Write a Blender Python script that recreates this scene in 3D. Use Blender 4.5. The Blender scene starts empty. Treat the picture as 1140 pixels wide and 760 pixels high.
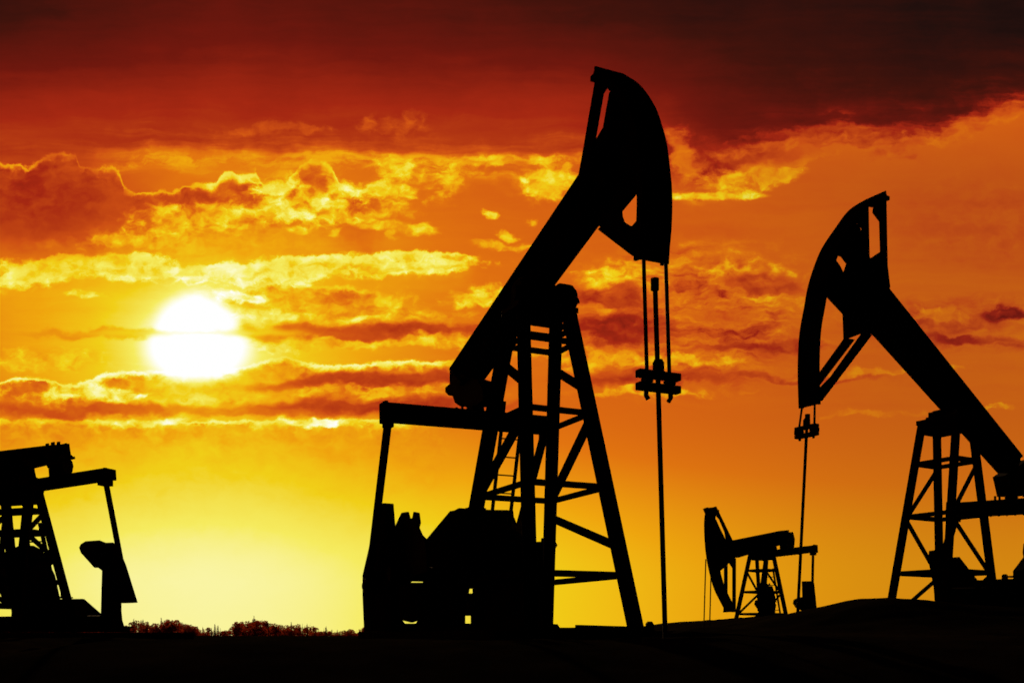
import bpy, bmesh, math, random
from mathutils import Vector, noise
R = math.radians
rnd = random.Random(7)
scene = bpy.context.scene
C = scene.collection
EYE = 1.6

#@GEO
# ------------------------------------------------------------------ materials
def mat(name, c1, c2, rough=.8, scale=6., spec=.2, metal=0., bump=.0):
    m = bpy.data.materials.new(name); m.use_nodes = True
    nt = m.node_tree; b = nt.nodes['Principled BSDF']
    tc = nt.nodes.new('ShaderNodeTexCoord')
    n = nt.nodes.new('ShaderNodeTexNoise'); n.inputs['Scale'].default_value = scale; n.inputs['Detail'].default_value = 6
    r = nt.nodes.new('ShaderNodeValToRGB')
    r.color_ramp.elements[0].position = .38; r.color_ramp.elements[1].position = .68
    r.color_ramp.elements[0].color = (*c1, 1); r.color_ramp.elements[1].color = (*c2, 1)
    nt.links.new(tc.outputs['Object'], n.inputs['Vector']); nt.links.new(n.outputs['Fac'], r.inputs['Fac'])
    nt.links.new(r.outputs['Color'], b.inputs['Base Color'])
    b.inputs['Roughness'].default_value = rough; b.inputs['Specular IOR Level'].default_value = spec
    b.inputs['Metallic'].default_value = metal
    if bump:
        bp = nt.nodes.new('ShaderNodeBump'); bp.inputs['Strength'].default_value = bump; bp.inputs['Distance'].default_value = .05
        nt.links.new(n.outputs['Fac'], bp.inputs['Height']); nt.links.new(bp.outputs['Normal'], b.inputs['Normal'])
    return m
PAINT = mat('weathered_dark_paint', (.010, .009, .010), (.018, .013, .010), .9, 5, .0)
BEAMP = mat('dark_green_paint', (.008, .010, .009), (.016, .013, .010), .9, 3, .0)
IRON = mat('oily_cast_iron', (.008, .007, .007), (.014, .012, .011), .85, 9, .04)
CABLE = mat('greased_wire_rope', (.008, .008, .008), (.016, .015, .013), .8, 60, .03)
CONC = mat('stained_concrete', (.03, .027, .024), (.015, .014, .013), .95, 2.5, .0)
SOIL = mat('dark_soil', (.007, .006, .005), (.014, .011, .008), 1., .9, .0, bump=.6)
BARK = mat('bark', (.03, .02, .014), (.06, .04, .03), .95, 5, .05)

def leafmat(name, col, tr):
    m = bpy.data.materials.new(name); m.use_nodes = True
    nt = m.node_tree; nt.nodes.clear()
    o = nt.nodes.new('ShaderNodeOutputMaterial'); mx = nt.nodes.new('ShaderNodeMixShader')
    d = nt.nodes.new('ShaderNodeBsdfDiffuse'); t = nt.nodes.new('ShaderNodeBsdfTranslucent')
    g = nt.nodes.new('ShaderNodeNewGeometry'); h = nt.nodes.new('ShaderNodeHueSaturation')
    mr = nt.nodes.new('ShaderNodeMapRange'); mr.inputs['To Min'].default_value = .8; mr.inputs['To Max'].default_value = 1.2
    nt.links.new(g.outputs['Random Per Island'], mr.inputs['Value']); nt.links.new(mr.outputs['Result'], h.inputs['Value'])
    h.inputs['Color'].default_value = (*tr, 1); d.inputs['Color'].default_value = (*col, 1)
    nt.links.new(h.outputs['Color'], t.inputs['Color'])
    mx.inputs['Fac'].default_value = .6
    nt.links.new(d.outputs[0], mx.inputs[1]); nt.links.new(t.outputs[0], mx.inputs[2]); nt.links.new(mx.outputs[0], o.inputs['Surface'])
    return m
LEAF = leafmat('glow_red_foliage', (.07, .025, .015), (.38, .045, .012))  # sunset glow behind the trees is put into the red leaf colour
NEEDLE = leafmat('glow_red_needles', (.045, .022, .014), (.75, .085, .018))  # red translucent colour carries the backlit glow of the tips

# ------------------------------------------------------------------ mesh builder
class MB:
    def __init__(s): s.v = []; s.f = []
    def add(s, vs, fs):
        o = len(s.v); s.v += [tuple(v) for v in vs]; s.f += [[o + i for i in f] for f in fs]; return s
    def prism(s, poly, w0, w1):                      # outline in the machine's own (length, height) plane, given a width
        n = len(poly); A = sum(poly[i][0] * poly[(i+1) % n][1] - poly[(i+1) % n][0] * poly[i][1] for i in range(n))
        if A < 0: poly = poly[::-1]
        a = [(p[0], w0, p[1]) for p in poly]; b = [(p[0], w1, p[1]) for p in poly]
        fs = [list(range(n)), list(range(2*n-1, n-1, -1))]
        for i in range(n): j = (i+1) % n; fs.append([j, i, n+i, n+j])
        return s.add(a + b, fs)
    def box(s, l0, l1, w0, w1, z0, z1):
        return s.prism([(l0, z0), (l1, z0), (l1, z1), (l0, z1)], w0, w1)
    def bar(s, p, q, a, b=None, up=(0, 0, 1)):       # rectangular bar from p to q
        p = Vector(p); q = Vector(q); b = b or a
        d = (q - p).normalized(); u = Vector(up)
        if abs(d.dot(u)) > .97: u = Vector((1, 0, 0))
        x = d.cross(u).normalized() * a / 2; y = x.cross(d).normalized() * b / 2
        vs = [c + sx*x + sy*y for c in (p, q) for sx, sy in ((-1, -1), (1, -1), (1, 1), (-1, 1))]
        return s.add(vs, [[3, 2, 1, 0], [4, 5, 6, 7]] + [[i, (i+1) % 4, 4 + (i+1) % 4, 4 + i] for i in range(4)])
    def angle(s, p, q, a, t=.014, up=(0, 0, 1)):     # rolled angle section
        p = Vector(p); q = Vector(q); d = (q - p).normalized(); u = Vector(up)
        if abs(d.dot(u)) > .97: u = Vector((1, 0, 0))
        x = d.cross(u).normalized(); y = x.cross(d).normalized()
        prof = [(-a/2, -a/2), (a/2, -a/2), (a/2, -a/2+t), (-a/2+t, -a/2+t), (-a/2+t, a/2), (-a/2, a/2)]
        vs = [c + i*x + j*y for c in (p, q) for i, j in prof]
        return s.add(vs, [[5, 4, 3, 2, 1, 0], [6, 7, 8, 9, 10, 11]] + [[i, (i+1) % 6, 6 + (i+1) % 6, 6 + i] for i in range(6)])
    def tube(s, pts, r, n=12, cap=True):
        pts = [Vector(p) for p in pts]; rs = r if isinstance(r, (list, tuple)) else [r] * len(pts)
        vs = []; fs = []; ref = None
        for i, p in enumerate(pts):
            d = (pts[min(i+1, len(pts)-1)] - pts[max(i-1, 0)]).normalized()
            if ref is None: ref = Vector((1, 0, 0)) if abs(d.x) < .8 else Vector((0, 0, 1))
            x = d.cross(ref).normalized(); y = d.cross(x).normalized()
            vs += [p + rs[i] * (math.cos(2*math.pi*k/n) * x + math.sin(2*math.pi*k/n) * y) for k in range(n)]
        for i in range(len(pts)-1):
            for k in range(n): fs.append([i*n+k, i*n+(k+1) % n, (i+1)*n+(k+1) % n, (i+1)*n+k])
        if cap: fs += [list(range(n-1, -1, -1)), list(range((len(pts)-1)*n, len(pts)*n))]
        return s.add(vs, fs)
    def bolt(s, p, d, r=.03, h=.05):
        p = Vector(p); d = Vector(d); return s.tube([p, p + d*h], r, 6)
    def build(s, name, m, parent=None, bevel=0):
        me = bpy.data.meshes.new(name); me.from_pydata(s.v, [], s.f)
        bm = bmesh.new(); bm.from_mesh(me); bmesh.ops.recalc_face_normals(bm, faces=bm.faces); bm.to_mesh(me); bm.free()
        me.materials.append(m); o = bpy.data.objects.new(name, me); C.objects.link(o)
        if parent: o.parent = parent
        if bevel:
            bv = o.modifiers.new('edge', 'BEVEL'); bv.width = bevel; bv.segments = 2; bv.limit_method = 'ANGLE'
        return o

def tag(o, label, cat, group=None, kind=None):
    o['label'] = label; o['category'] = cat
    if group: o['group'] = group
    if kind: o['kind'] = kind

def lerp(a, b, t): return tuple(x + (y - x) * t for x, y in zip(a, b))

# ------------------------------------------------------------------ pump jack
GROUP = 'pumpjacks at the oil field'
def pumpjack(loc, ang, label, S):
    root = bpy.data.objects.new('oil_pumpjack', None); C.objects.link(root)
    root.location = loc; root.rotation_euler = (0, 0, R(ang)); tag(root, label, 'oil pump', GROUP)
    hw = S['beam_w']; near = S['near']                # near = +1 / -1: the side of the machine that was measured
    # walking beam: I section with stiffeners
    t0, t1 = S['beam_top']; b0, b1 = S['beam_bottom']  # tail -> head
    m = MB(); ft = .05
    du = Vector((t1[0]-t0[0], t1[1]-t0[1])).normalized(); nn = Vector((-du.y, du.x))
    if nn.y < 0: nn = -nn
    off = lambda p, k: (p[0] + nn.x*k, p[1] + nn.y*k)
    m.prism([t0, t1, off(t1, -ft), off(t0, -ft)], -hw, hw)
    m.prism([b0, b1, off(b1, ft), off(b0, ft)], -hw, hw)
    m.prism([off(t0, -ft), off(t1, -ft), off(b1, ft), off(b0, ft)], -.055, .055)
    for k in range(9):
        f = (k + .05) / 8.2
        a = Vector(lerp(off(t0, -ft), off(t1, -ft), f)); b = Vector(lerp(off(b0, ft), off(b1, ft), f))
        m.prism([a - du*.012, a + du*.012, b + du*.012, b - du*.012], -hw+.02, hw-.02)
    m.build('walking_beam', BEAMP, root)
    # tail bearing between beam and equalizer
    tb = MB(); tb.prism(S['tail_block'], -.16, .16)
    tb.build('tail_bearing', IRON, root)
    tl, tz = S['tail_pin']
    tw = S.get('tail_w', .22); ft_ = S.get('foot', .2); q = MB(); q.tube([(tl, -tw, tz), (tl, tw, tz)], S['tail_r'], 16)
    for s in (-1, 1):
        q.prism([(tl-ft_, tz-.34), (tl+ft_, tz-.34), (tl+.13, tz+.06), (tl-.13, tz+.06)], s*(tw-.14), s*(tw-.02))
        q.bolt((tl-ft_+.04, s*.36, tz-.3), (0, 0, 1), .03, .1); q.bolt((tl+ft_-.04, s*.36, tz-.3), (0, 0, 1), .03, .1)
    q.build('tail_bearing_housing', IRON, root)
    # horse head
    hd = bpy.data.objects.new('horse_head', None); C.objects.link(hd); hd.parent = root
    arc = S['arc']; W = S['head_w']
    cx, cz = S['pivot']
    inn = lambda p, k: tuple(Vector(p) - (Vector(p) - Vector((cx, cz))).normalized() * k)
    fine = []
    for i in range(len(arc)-1):                         # Catmull-Rom through the measured curve
        p0 = Vector(arc[max(i-1, 0)]); p1 = Vector(arc[i]); p2 = Vector(arc[i+1]); p3 = Vector(arc[min(i+2, len(arc)-1)])
        for k in range(6):
            t = k/6; fine.append(tuple(.5*((2*p1) + (p2-p0)*t + (2*p0-5*p1+4*p2-p3)*t*t + (3*p1-p0-3*p2+p3)*t**3)))
    fine.append(arc[-1])
    MB().prism(fine + [inn(p, .045) for p in fine[::-1]], -W, W).build('curved_face_plate', BEAMP, hd)
    m = MB()
    for s in (-1, 1):
        e0, e1 = s*(W-.01), s*(W-.055)
        m.prism([inn(p, .045) for p in fine] + [inn(p, S['rim']) for p in fine[::-1]], e0, e1)
    m.build('rim', BEAMP, hd)
    for s in (-1, 1):
        MB().prism(S['rear_strut'], s*W, s*(W-.045)).build('rear_strut', BEAMP, hd)
    for s in (-1, 1):
        MB().prism(S['low_strut'], s*W, s*(W-.045)).build('lower_strut', BEAMP, hd)
    for P in S['web']: MB().prism(P, -.05, .05).build('web_plate', BEAMP, hd)
    for P in S.get('gusset', []):
        for s in (-1, 1): MB().prism(P, s*(W-.1), s*(W-.14)).build('gusset', BEAMP, hd)
    m = MB(); a = fine[0]; b = inn(a, .3); m.box(min(a[0], b[0]), max(a[0], b[0])-.05, -W+.02, W-.02, a[1]-.16, a[1]-.08)
    m.build('top_plate', BEAMP, hd)
    # samson post
    sp = bpy.data.objects.new('samson_post', None); C.objects.link(sp); sp.parent = root
    lo, to, H, zb = S['legs_low'], S['legs_top'], S['z_top'], S['z_low']
    def at(sl, sw, z):
        f = (z - zb) / (H - zb)
        return (sl*(lo[0]+(to[0]-lo[0])*f) + to[2]*f, sw*(lo[1]+(to[1]-lo[1])*f), z)
    lw = S['leg_w']
    for sl in (-1, 1):
        for sw in (-1, 1):
            m = MB(); p, q_ = at(sl, sw, zb), at(sl, sw, H)
            m.bar(p, q_, lw, lw*.8)
            m.box(p[0]-.16, p[0]+.16, p[1]-.16, p[1]+.16, zb, zb+.03)
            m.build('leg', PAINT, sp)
    lv = S['levels']; bw = S['brace_w']
    for z in lv:
        for s in (-1, 1):
            MB().angle(at(-1, s, z), at(1, s, z), bw).build('horizontal_brace', PAINT, sp)
            MB().angle(at(s, -1, z), at(s, 1, z), bw).build('horizontal_brace', PAINT, sp)
    for k, za, zc_ in S.get('diags', []):
        for sw in (-1, 1): MB().angle(at(k, sw, za), at(-k, sw, zc_), bw*1.1).build('diagonal_brace', PAINT, sp)
    for i in range(0 if S.get('diags') else len(lv)-1):
        for sw in (-1, 1):
            k = -1 if i % 2 == 0 else 1
            if S.get('flip') : k = -k
            MB().angle(at(k, sw, lv[i]), at(-k, sw, lv[i+1]), bw*1.15).build('diagonal_brace', PAINT, sp)
    if S.get('last'):
        for sw in (-1, 1):
            k = S['last']; MB().angle(at(k, sw, lv[-1]), at(-k, sw, zb+.05), bw).build('diagonal_brace', PAINT, sp)
    # ladder up the rear face
    la = S['ladder']
    if la:
        m = MB(); zt = H - S.get('ladder_top', .55); w_ = .2; wc = S.get('ladder_c', 0.)
        foot, top_ = at(-1, 0, zb), at(-1, 0, zt)
        foot = (foot[0]-la, wc, zb); top_ = (top_[0]-la*.5, wc, zt)
        for s in (-1, 1): m.bar((foot[0], wc+s*w_, zb), (top_[0], wc+s*w_, zt), .055, .055)
        n = int((zt-zb)/.32)
        for k in range(1, n):
            c = lerp(foot, top_, k/n); m.tube([(c[0], wc-w_, c[2]), (c[0], wc+w_, c[2])], .014, 6)
        m.build('ladder', PAINT, sp)
    # saddle bearing on top of the post
    cb = bpy.data.objects.new('centre_bearing', None); C.objects.link(cb); cb.parent = root
    sl = S['saddle']; z0 = H - .02
    tl0 = to[2]
    MB().box(tl0-to[0]-.12, tl0+to[0]+.12, -to[1]-S.get('bp', .14), to[1]+S.get('bp', .14), z0, z0+.1).build('base_plate', IRON, cb, .008)
    m = MB(); m.prism([(tl0-to[0]-.05, z0-S.get('cast', .22)), (tl0+to[0]+.05, z0-S.get('cast', .22)), (tl0+to[0]+.1, z0-.003), (tl0-to[0]-.1, z0-.003)], -to[1]+.02, to[1]-.02)
    m.build('head_casting', IRON, cb)
    m = MB(); m.tube([(cx, -to[1]-sl[0], cz), (cx, to[1]+sl[0], cz)], sl[1], 20)
    m.tube([(cx, -to[1]-sl[0]-.06, cz), (cx, to[1]+sl[0]+.06, cz)], sl[1]*.55, 14)
    m.build('shaft', IRON, cb)
    for s in (-1, 1):
        m = MB(); w0, w1 = s*(to[1]+sl[0]-.06), s*(hw+.05)
        r = sl[1]+.05
        pl = [(cx-r*1.5, z0+.103), (cx+r*1.5, z0+.103), (cx+r*1.35, z0+.2)] + [(cx+r*math.cos(a), cz+r*math.sin(a)) for a in [math.pi*k/10 for k in range(11)]] + [(cx-r*1.35, z0+.2)]
        m.prism(pl, w0, w1)
        for dl in (-r*1.2, r*1.2): m.bolt((cx+dl, (w0+w1)/2, z0+.18), (0, 0, 1), .04, .12)
        m.build('bearing_cap', IRON, cb, .01)
    # equalizer and pitman arms
    el = S['eq_l']; E = S['eq']                         # two (w, z) centre points + depth
    m = MB(); m.bar((el, E[0][0], E[0][1]), (el, E[1][0], E[1][1]), S['eq_t'], S['eq_h'])
    for k in range(7):
        p = lerp((el, *E[0]), (el, *E[1]), .3 + .4*k/6); m.bolt((p[0]+.08, p[1], p[2]-S['eq_h']/2-.035), (0, 0, 1), .028, .04)
    for k in (0, 1):
        d = 1 if k == 0 else -1
        p = (el, *E[k]); q2 = lerp(p, (el, *E[1-k]), .02)
        m.bar(p, q2, S['eq_t']+S.get('cap', .05), S['eq_h']+S.get('cap', .05))
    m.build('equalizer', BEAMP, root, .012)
    pt, pb = S['pitman']                                # (l, z) top and bottom
    pw = S['pit_w']; po = S.get('pin_out', .31)
    wn = S['crank_w']
    for s in (-1, 1):
        e = E[0] if (E[0][0] > 0) == (s > 0) else E[1]
        top = (el, e[0] - s*.13, e[1]-S['eq_h']/2); bot = (pb[0], s*(wn+min(.22, po-.03)), pb[1])
        m = MB(); m.bar(top, bot, pw, pw*.8, (0, 1, 0)); m.box(top[0]-.11, top[0]+.11, top[1]-.09, top[1]+.09, top[2]-.12, top[2])
        m.build('pitman_arm', BEAMP, root)
    for s in (-1, 1):
        m = MB(); m.tube([(pb[0], s*(wn-.1), pb[1]), (pb[0], s*(wn+po), pb[1])], S['pin_r'], 16); m.tube([(pb[0], s*(wn+po), pb[1]), (pb[0], s*(wn+po+.04), pb[1])], S['pin_r']*.5, 8)
        m.build('wrist_pin', IRON, root)
    for s in (-1, 1):
        cr = MB().prism(S['crank'], s*(wn-.1), s*(wn+.1)).build('crank_arm', BEAMP, root, .01)
        for P, u0, u1 in S['weights']:
            MB().prism(P, s*u0, s*u1).build('counterweight', IRON, cr, .012)
    # gear reducer, its stand, the skid
    G = S['gearbox']
    gb = MB().prism(G[0], -G[1], G[1]).build('gear_reducer', PAINT, root, .03)
    m = MB(); m.tube([(S['shaft'][0], -wn-.12, S['shaft'][1]), (S['shaft'][0], wn+.12, S['shaft'][1])], S.get('shaft_r', .16), 16); m.build('crankshaft', IRON, gb)
    m = MB()
    gl = [p[0] for p in G[0]]; gz = max(p[1] for p in G[0])
    m.box(min(gl)*.6+max(gl)*.4, min(gl)*.4+max(gl)*.6, -.2, .2, gz+.004, gz+.03)
    m.bolt(((min(gl)+max(gl))/2, .1, gz), (0, 0, 1), .035, .1)
    m.build('inspection_cover', IRON, gb)
    if S.get('stand'):
        for P, u0, u1 in S['stand']: MB().prism(P, u0, u1).build('reducer_stand', PAINT, root)
    k0, k1, kw, kz0, kz1 = S['skid']
    m = MB()
    for s in (-1, 1):
        m.box(k0, k1, s*(kw-.11), s*(kw+.11), kz1-.03, kz1); m.box(k0, k1, s*(kw-.11), s*(kw+.11), kz0, kz0+.03); m.box(k0+.01, k1-.01, s*(kw-.02), s*(kw+.02), kz0+.03, kz1-.03)
    for k in range(6):
        l = k0 + .15 + (k1-k0-.3)*k/5; m.box(l-.06, l+.06, -kw+.12, kw-.12, kz0+.02, kz1-.02)
    m.build('skid', PAINT, root)
    f0, f1, fw, fz0, fz1 = S['pad']
    MB().box(f0, f1, -fw, fw, fz0, fz1).build('concrete_base', CONC, root, .02)
    # prime mover behind the reducer
    if S.get('motor'):
        ml, mz = S['motor']; m = MB(); m.tube([(ml-.1, -.35, mz), (ml-.1, .35, mz)], .24, 16); m.box(ml-.35, ml+.15, -.3, .3, mz-.34, mz-.2); m.tube([(ml-.1, .35, mz), (ml-.1, .42, mz)], .3, 18)
        m.build('motor', PAINT, root)
    for P, u0, u1, nm in S.get('extra', []): MB().prism(P, u0, u1).build(nm, PAINT, root, .01)
    # bridle, carrier bar, polished rod
    B = S.get('bridle')
    if B:
        for (l0, z0_), (l1, z1_), sgn in B['cables']:
            p, q2 = (l0, sgn*B['w0'], z0_), (l1, sgn*B['w1'], z1_)
            m = MB(); m.tube([p, lerp(p, q2, .5), q2], B['cr'], 10)
            if B['bars']: m.tube([q2, (q2[0], q2[1]+.02*sgn*-near, B['end_z']+.06), (q2[0], q2[1]-.02*sgn, B['end_z'])], B['cr']*1.25, 8)
            m.build('bridle_cable', CABLE, root)
        for z0_, z1_ in B['bars']:
            MB().box(B['l']-.07, B['l']+.07, -B['bw'], B['bw'], z0_, z1_).build('carrier_bar', IRON, root, .015)
        if B['bars']:
            for s in (-1, 1): MB().box(B['l']-.08, B['l']+.08, s*B['w1']-.06, s*B['w1']+.06, B['bars'][1][1]+.002, B['bars'][0][0]-.002).build('cable_clamp', IRON, root)
            rd = B['rod']; rr = B['rr']
            m = MB(); m.tube([(rd[0][0], 0, rd[0][1]), (rd[1][0], 0, rd[1][1]), (rd[2][0], 0, rd[2][1])], rr, 12)
            o = m.build('polished_rod', IRON, root)
            h = B['sleeve']
            m = MB(); m.tube([(rd[0][0], 0, rd[0][1]), (rd[0][0], 0, rd[0][1]-h)], rr*1.65, 12); m.build('rod_coupling', IRON, o)
            zc = B['bars'][0][1]; m = MB(); m.tube([(B['l'], 0, zc+.003), (B['l'], 0, zc+h*.8)], rr*2.3, 12); m.tube([(B['l'], 0, zc+h*.8), (B['l'], 0, zc+h)], rr*1.8, 12); m.build('rod_clamp', IRON, o)
    return root

# ---- the large pump in the middle -------------------------------------------------
def M():
    S = dict(near=-1, beam_w=.22, head_w=.27, rim=.17, leg_w=.235, brace_w=.115, ladder=.28)
    S['beam_top'] = [(-4.028,5.807),(2.842,7.972)]
    S['beam_bottom'] = [(-3.397,5.289),(2.778,7.205)]
    S['tail_block'] = [(-4.152,5.800),(-4.152,5.501),(-4.422,5.480),(-4.422,5.379),(-4.205,5.253),(-3.992,5.208),(-3.835,5.017),(-3.526,4.876),(-2.644,4.717),(-2.272,4.753),(-2.317,4.984),(-2.550,5.222)]
    S['tail_pin'] = [(-3.077,4.977)][0]; S['tail_r'] = .17; S['tail_w'] = .15
    S['pivot'] = [(0.185,6.145)][0]
    S['arc'] = [(2.528,9.158),(2.943,8.815),(3.236,8.502),(3.520,8.108),(3.683,7.769),(3.807,7.452),(3.892,7.046),(3.941,6.745),(3.955,6.434),(3.931,6.089),(3.883,5.805),(3.863,5.593)]
    S['rear_strut'] = [(2.599,9.085),(2.815,8.920),(2.984,8.665),(2.871,8.649),(2.746,8.609),(2.437,7.864),(2.318,7.621),(1.950,7.563),(2.105,7.903)]
    S['low_strut'] = [(2.628,6.472),(3.681,5.692),(3.758,5.870),(3.809,6.151),(3.655,6.138),(3.393,6.316),(3.286,6.509),(3.040,6.572)]
    S['web'] = [[(1.898,8.075),(2.408,8.256),(2.610,8.734),(2.863,8.699),(3.271,8.193),(3.711,7.576),(3.910,6.743),(3.376,6.857),(2.863,6.728),(2.891,6.574),(2.231,6.711),(1.680,7.708)]]
    S['legs_low'] = (1.72, 1.02); S['legs_top'] = (.26, .47, 0.); S['z_top'] = 5.9; S['z_low'] = .02
    S['levels'] = [5.62, 5.34, 3.98, 2.6, 1.0]; S['last'] = 0
    S['diags'] = [(-1, 5.02, 4.42), (1, 3.88, 2.58), (-1, 2.28, 1.5)]
    S['saddle'] = (.1, .24); S['ladder_c'] = -.17; S['cast'] = .06; S['ladder_top'] = 1.5
    S['eq_l'] = [(-3.077,4.652)][0][0]
    S['eq'] = [(-2.066,4.488),(1.783,4.539)]; S['eq_t'] = .34; S['eq_h'] = .36
    S['pitman'] = [(-3.953,4.402),(-5.317,1.045)]; S['pit_w'] = .16; S['pin_r'] = .16
    S['crank_w'] = 1.45
    S['crank'] = [(-5.080,2.895),(-4.470,2.824),(-4.253,1.921),(-4.009,-0.089),(-6.036,-0.092),(-6.179,0.834),(-6.179,1.339),(-5.687,1.932)]
    S['weights'] = [([(-5.071,2.016),(-4.568,2.372),(-4.174,2.598),(-3.822,2.579),(-3.706,2.423),(-3.479,2.409),(-3.395,2.533),(-3.146,2.487),(-3.064,2.264),(-3.146,2.178),(-2.956,2.011),(-2.689,1.896),(-2.532,1.226),(-3.283,1.193),(-3.735,1.044),(-4.817,0.953)], 1.22, 1.28)]
    S['gearbox'] = ([(-5.126,1.102),(-5.007,2.080),(-3.444,2.595),(-3.185,2.586),(-2.959,2.607),(-2.590,2.538),(-2.320,2.229),(-2.100,2.059),(-1.630,1.799),(-1.505,0.960)], .45)
    S['shaft'] = [(-4.152,1.268)][0]
    S['stand'] = [([(-6.245,1.190),(-1.696,0.980),(-1.696,0.856),(-1.882,0.863),(-1.882,0.774),(-1.513,0.760),(-1.513,0.848),(-1.687,0.855),(-1.687,0.979),(1.366,0.839),(1.570,-0.020),(-1.807,-0.014),(-1.807,0.173),(-1.604,0.171),(-1.604,0.321),(-2.023,0.328),(-2.023,0.175),(-1.816,0.173),(-1.816,-0.014),(-5.342,-0.009),(-5.342,0.208),(-4.792,0.203),(-4.673,0.282),(-5.156,0.227),(-5.915,0.298),(-5.721,0.212),(-5.354,0.208),(-5.354,-0.009),(-6.245,-0.007)], -.72, -.66),
                  ([(-4.155,1.280),(-1.608,1.147),(-1.443,0.058),(-4.155,0.071)], .47, .53)]
    S['skid'] = (-4.6, 1.95, 1.08, .02, .09)
    S['pad'] = (-5.2, 2.3, 1.95, -.6, .015)
    S['extra'] = [([(-0.850,0.146),(1.271,0.095),(1.392,-0.018),(-0.850,-0.014)], 1.2, 1.32, 'base_beam'),
                  ([(-3.192,1.836),(-2.790,1.941),(-1.983,1.894),(-2.107,-0.012),(-3.192,-0.011)], 1.18, 1.24, 'far_crank_fill'),  # plain plate closing the outline of the far crank and counterweight
                  ([(-1.551,1.905),(-1.353,1.888),(-1.196,1.740),(-1.471,1.552),(-1.591,1.561)], .8, 1.0, 'far_weight_corner'),  # small block for the far counterweight's corner beside the leg
                  ([(2.078,0.012),(2.036,0.135),(2.107,0.181),(2.163,0.134),(2.191,0.011)], 1.0, 1.1, 'anchor_bolt'),
                  ([(2.543,0.007),(2.574,0.092),(2.636,0.120),(2.697,0.077),(2.728,0.006)], -1.1, -1.0, 'anchor_bolt')]
    cl = S['arc'][8][0] + .03
    l0 = S['arc'][9]
    B = dict(w0=.185, w1=.2, cr=.03, l=3.93, bw=.37, rr=.038)
    a = [(3.886,5.327),(3.984,3.541),(4.177,-0.264)]
    c1 = [(3.863,5.645),(3.901,3.743)]; c2 = [(3.898,5.691),(4.007,3.757)]
    B['cables'] = [((c1[0][0], c1[0][1]), (a[1][0], c1[1][1]), -1), ((c2[0][0], c2[0][1]), (a[1][0], c2[1][1]), 1)]
    bz = [(3.960,3.897),(3.960,3.783),(3.960,3.708),(3.960,3.593),(3.960,3.465),(3.886,5.150)]
    B['l'] = a[1][0]
    B['bars'] = [(bz[1][1], bz[0][1]), (bz[3][1], bz[2][1])]; B['end_z'] = bz[4][1]; B['sleeve'] = a[0][1]-bz[5][1]
    B['rod'] = a
    S['bridle'] = B
    return S
main = pumpjack((0.517,19.000,1.650),-65.00, 'tallest black pumpjack, head raised to the right over two hanging cables', M())

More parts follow.
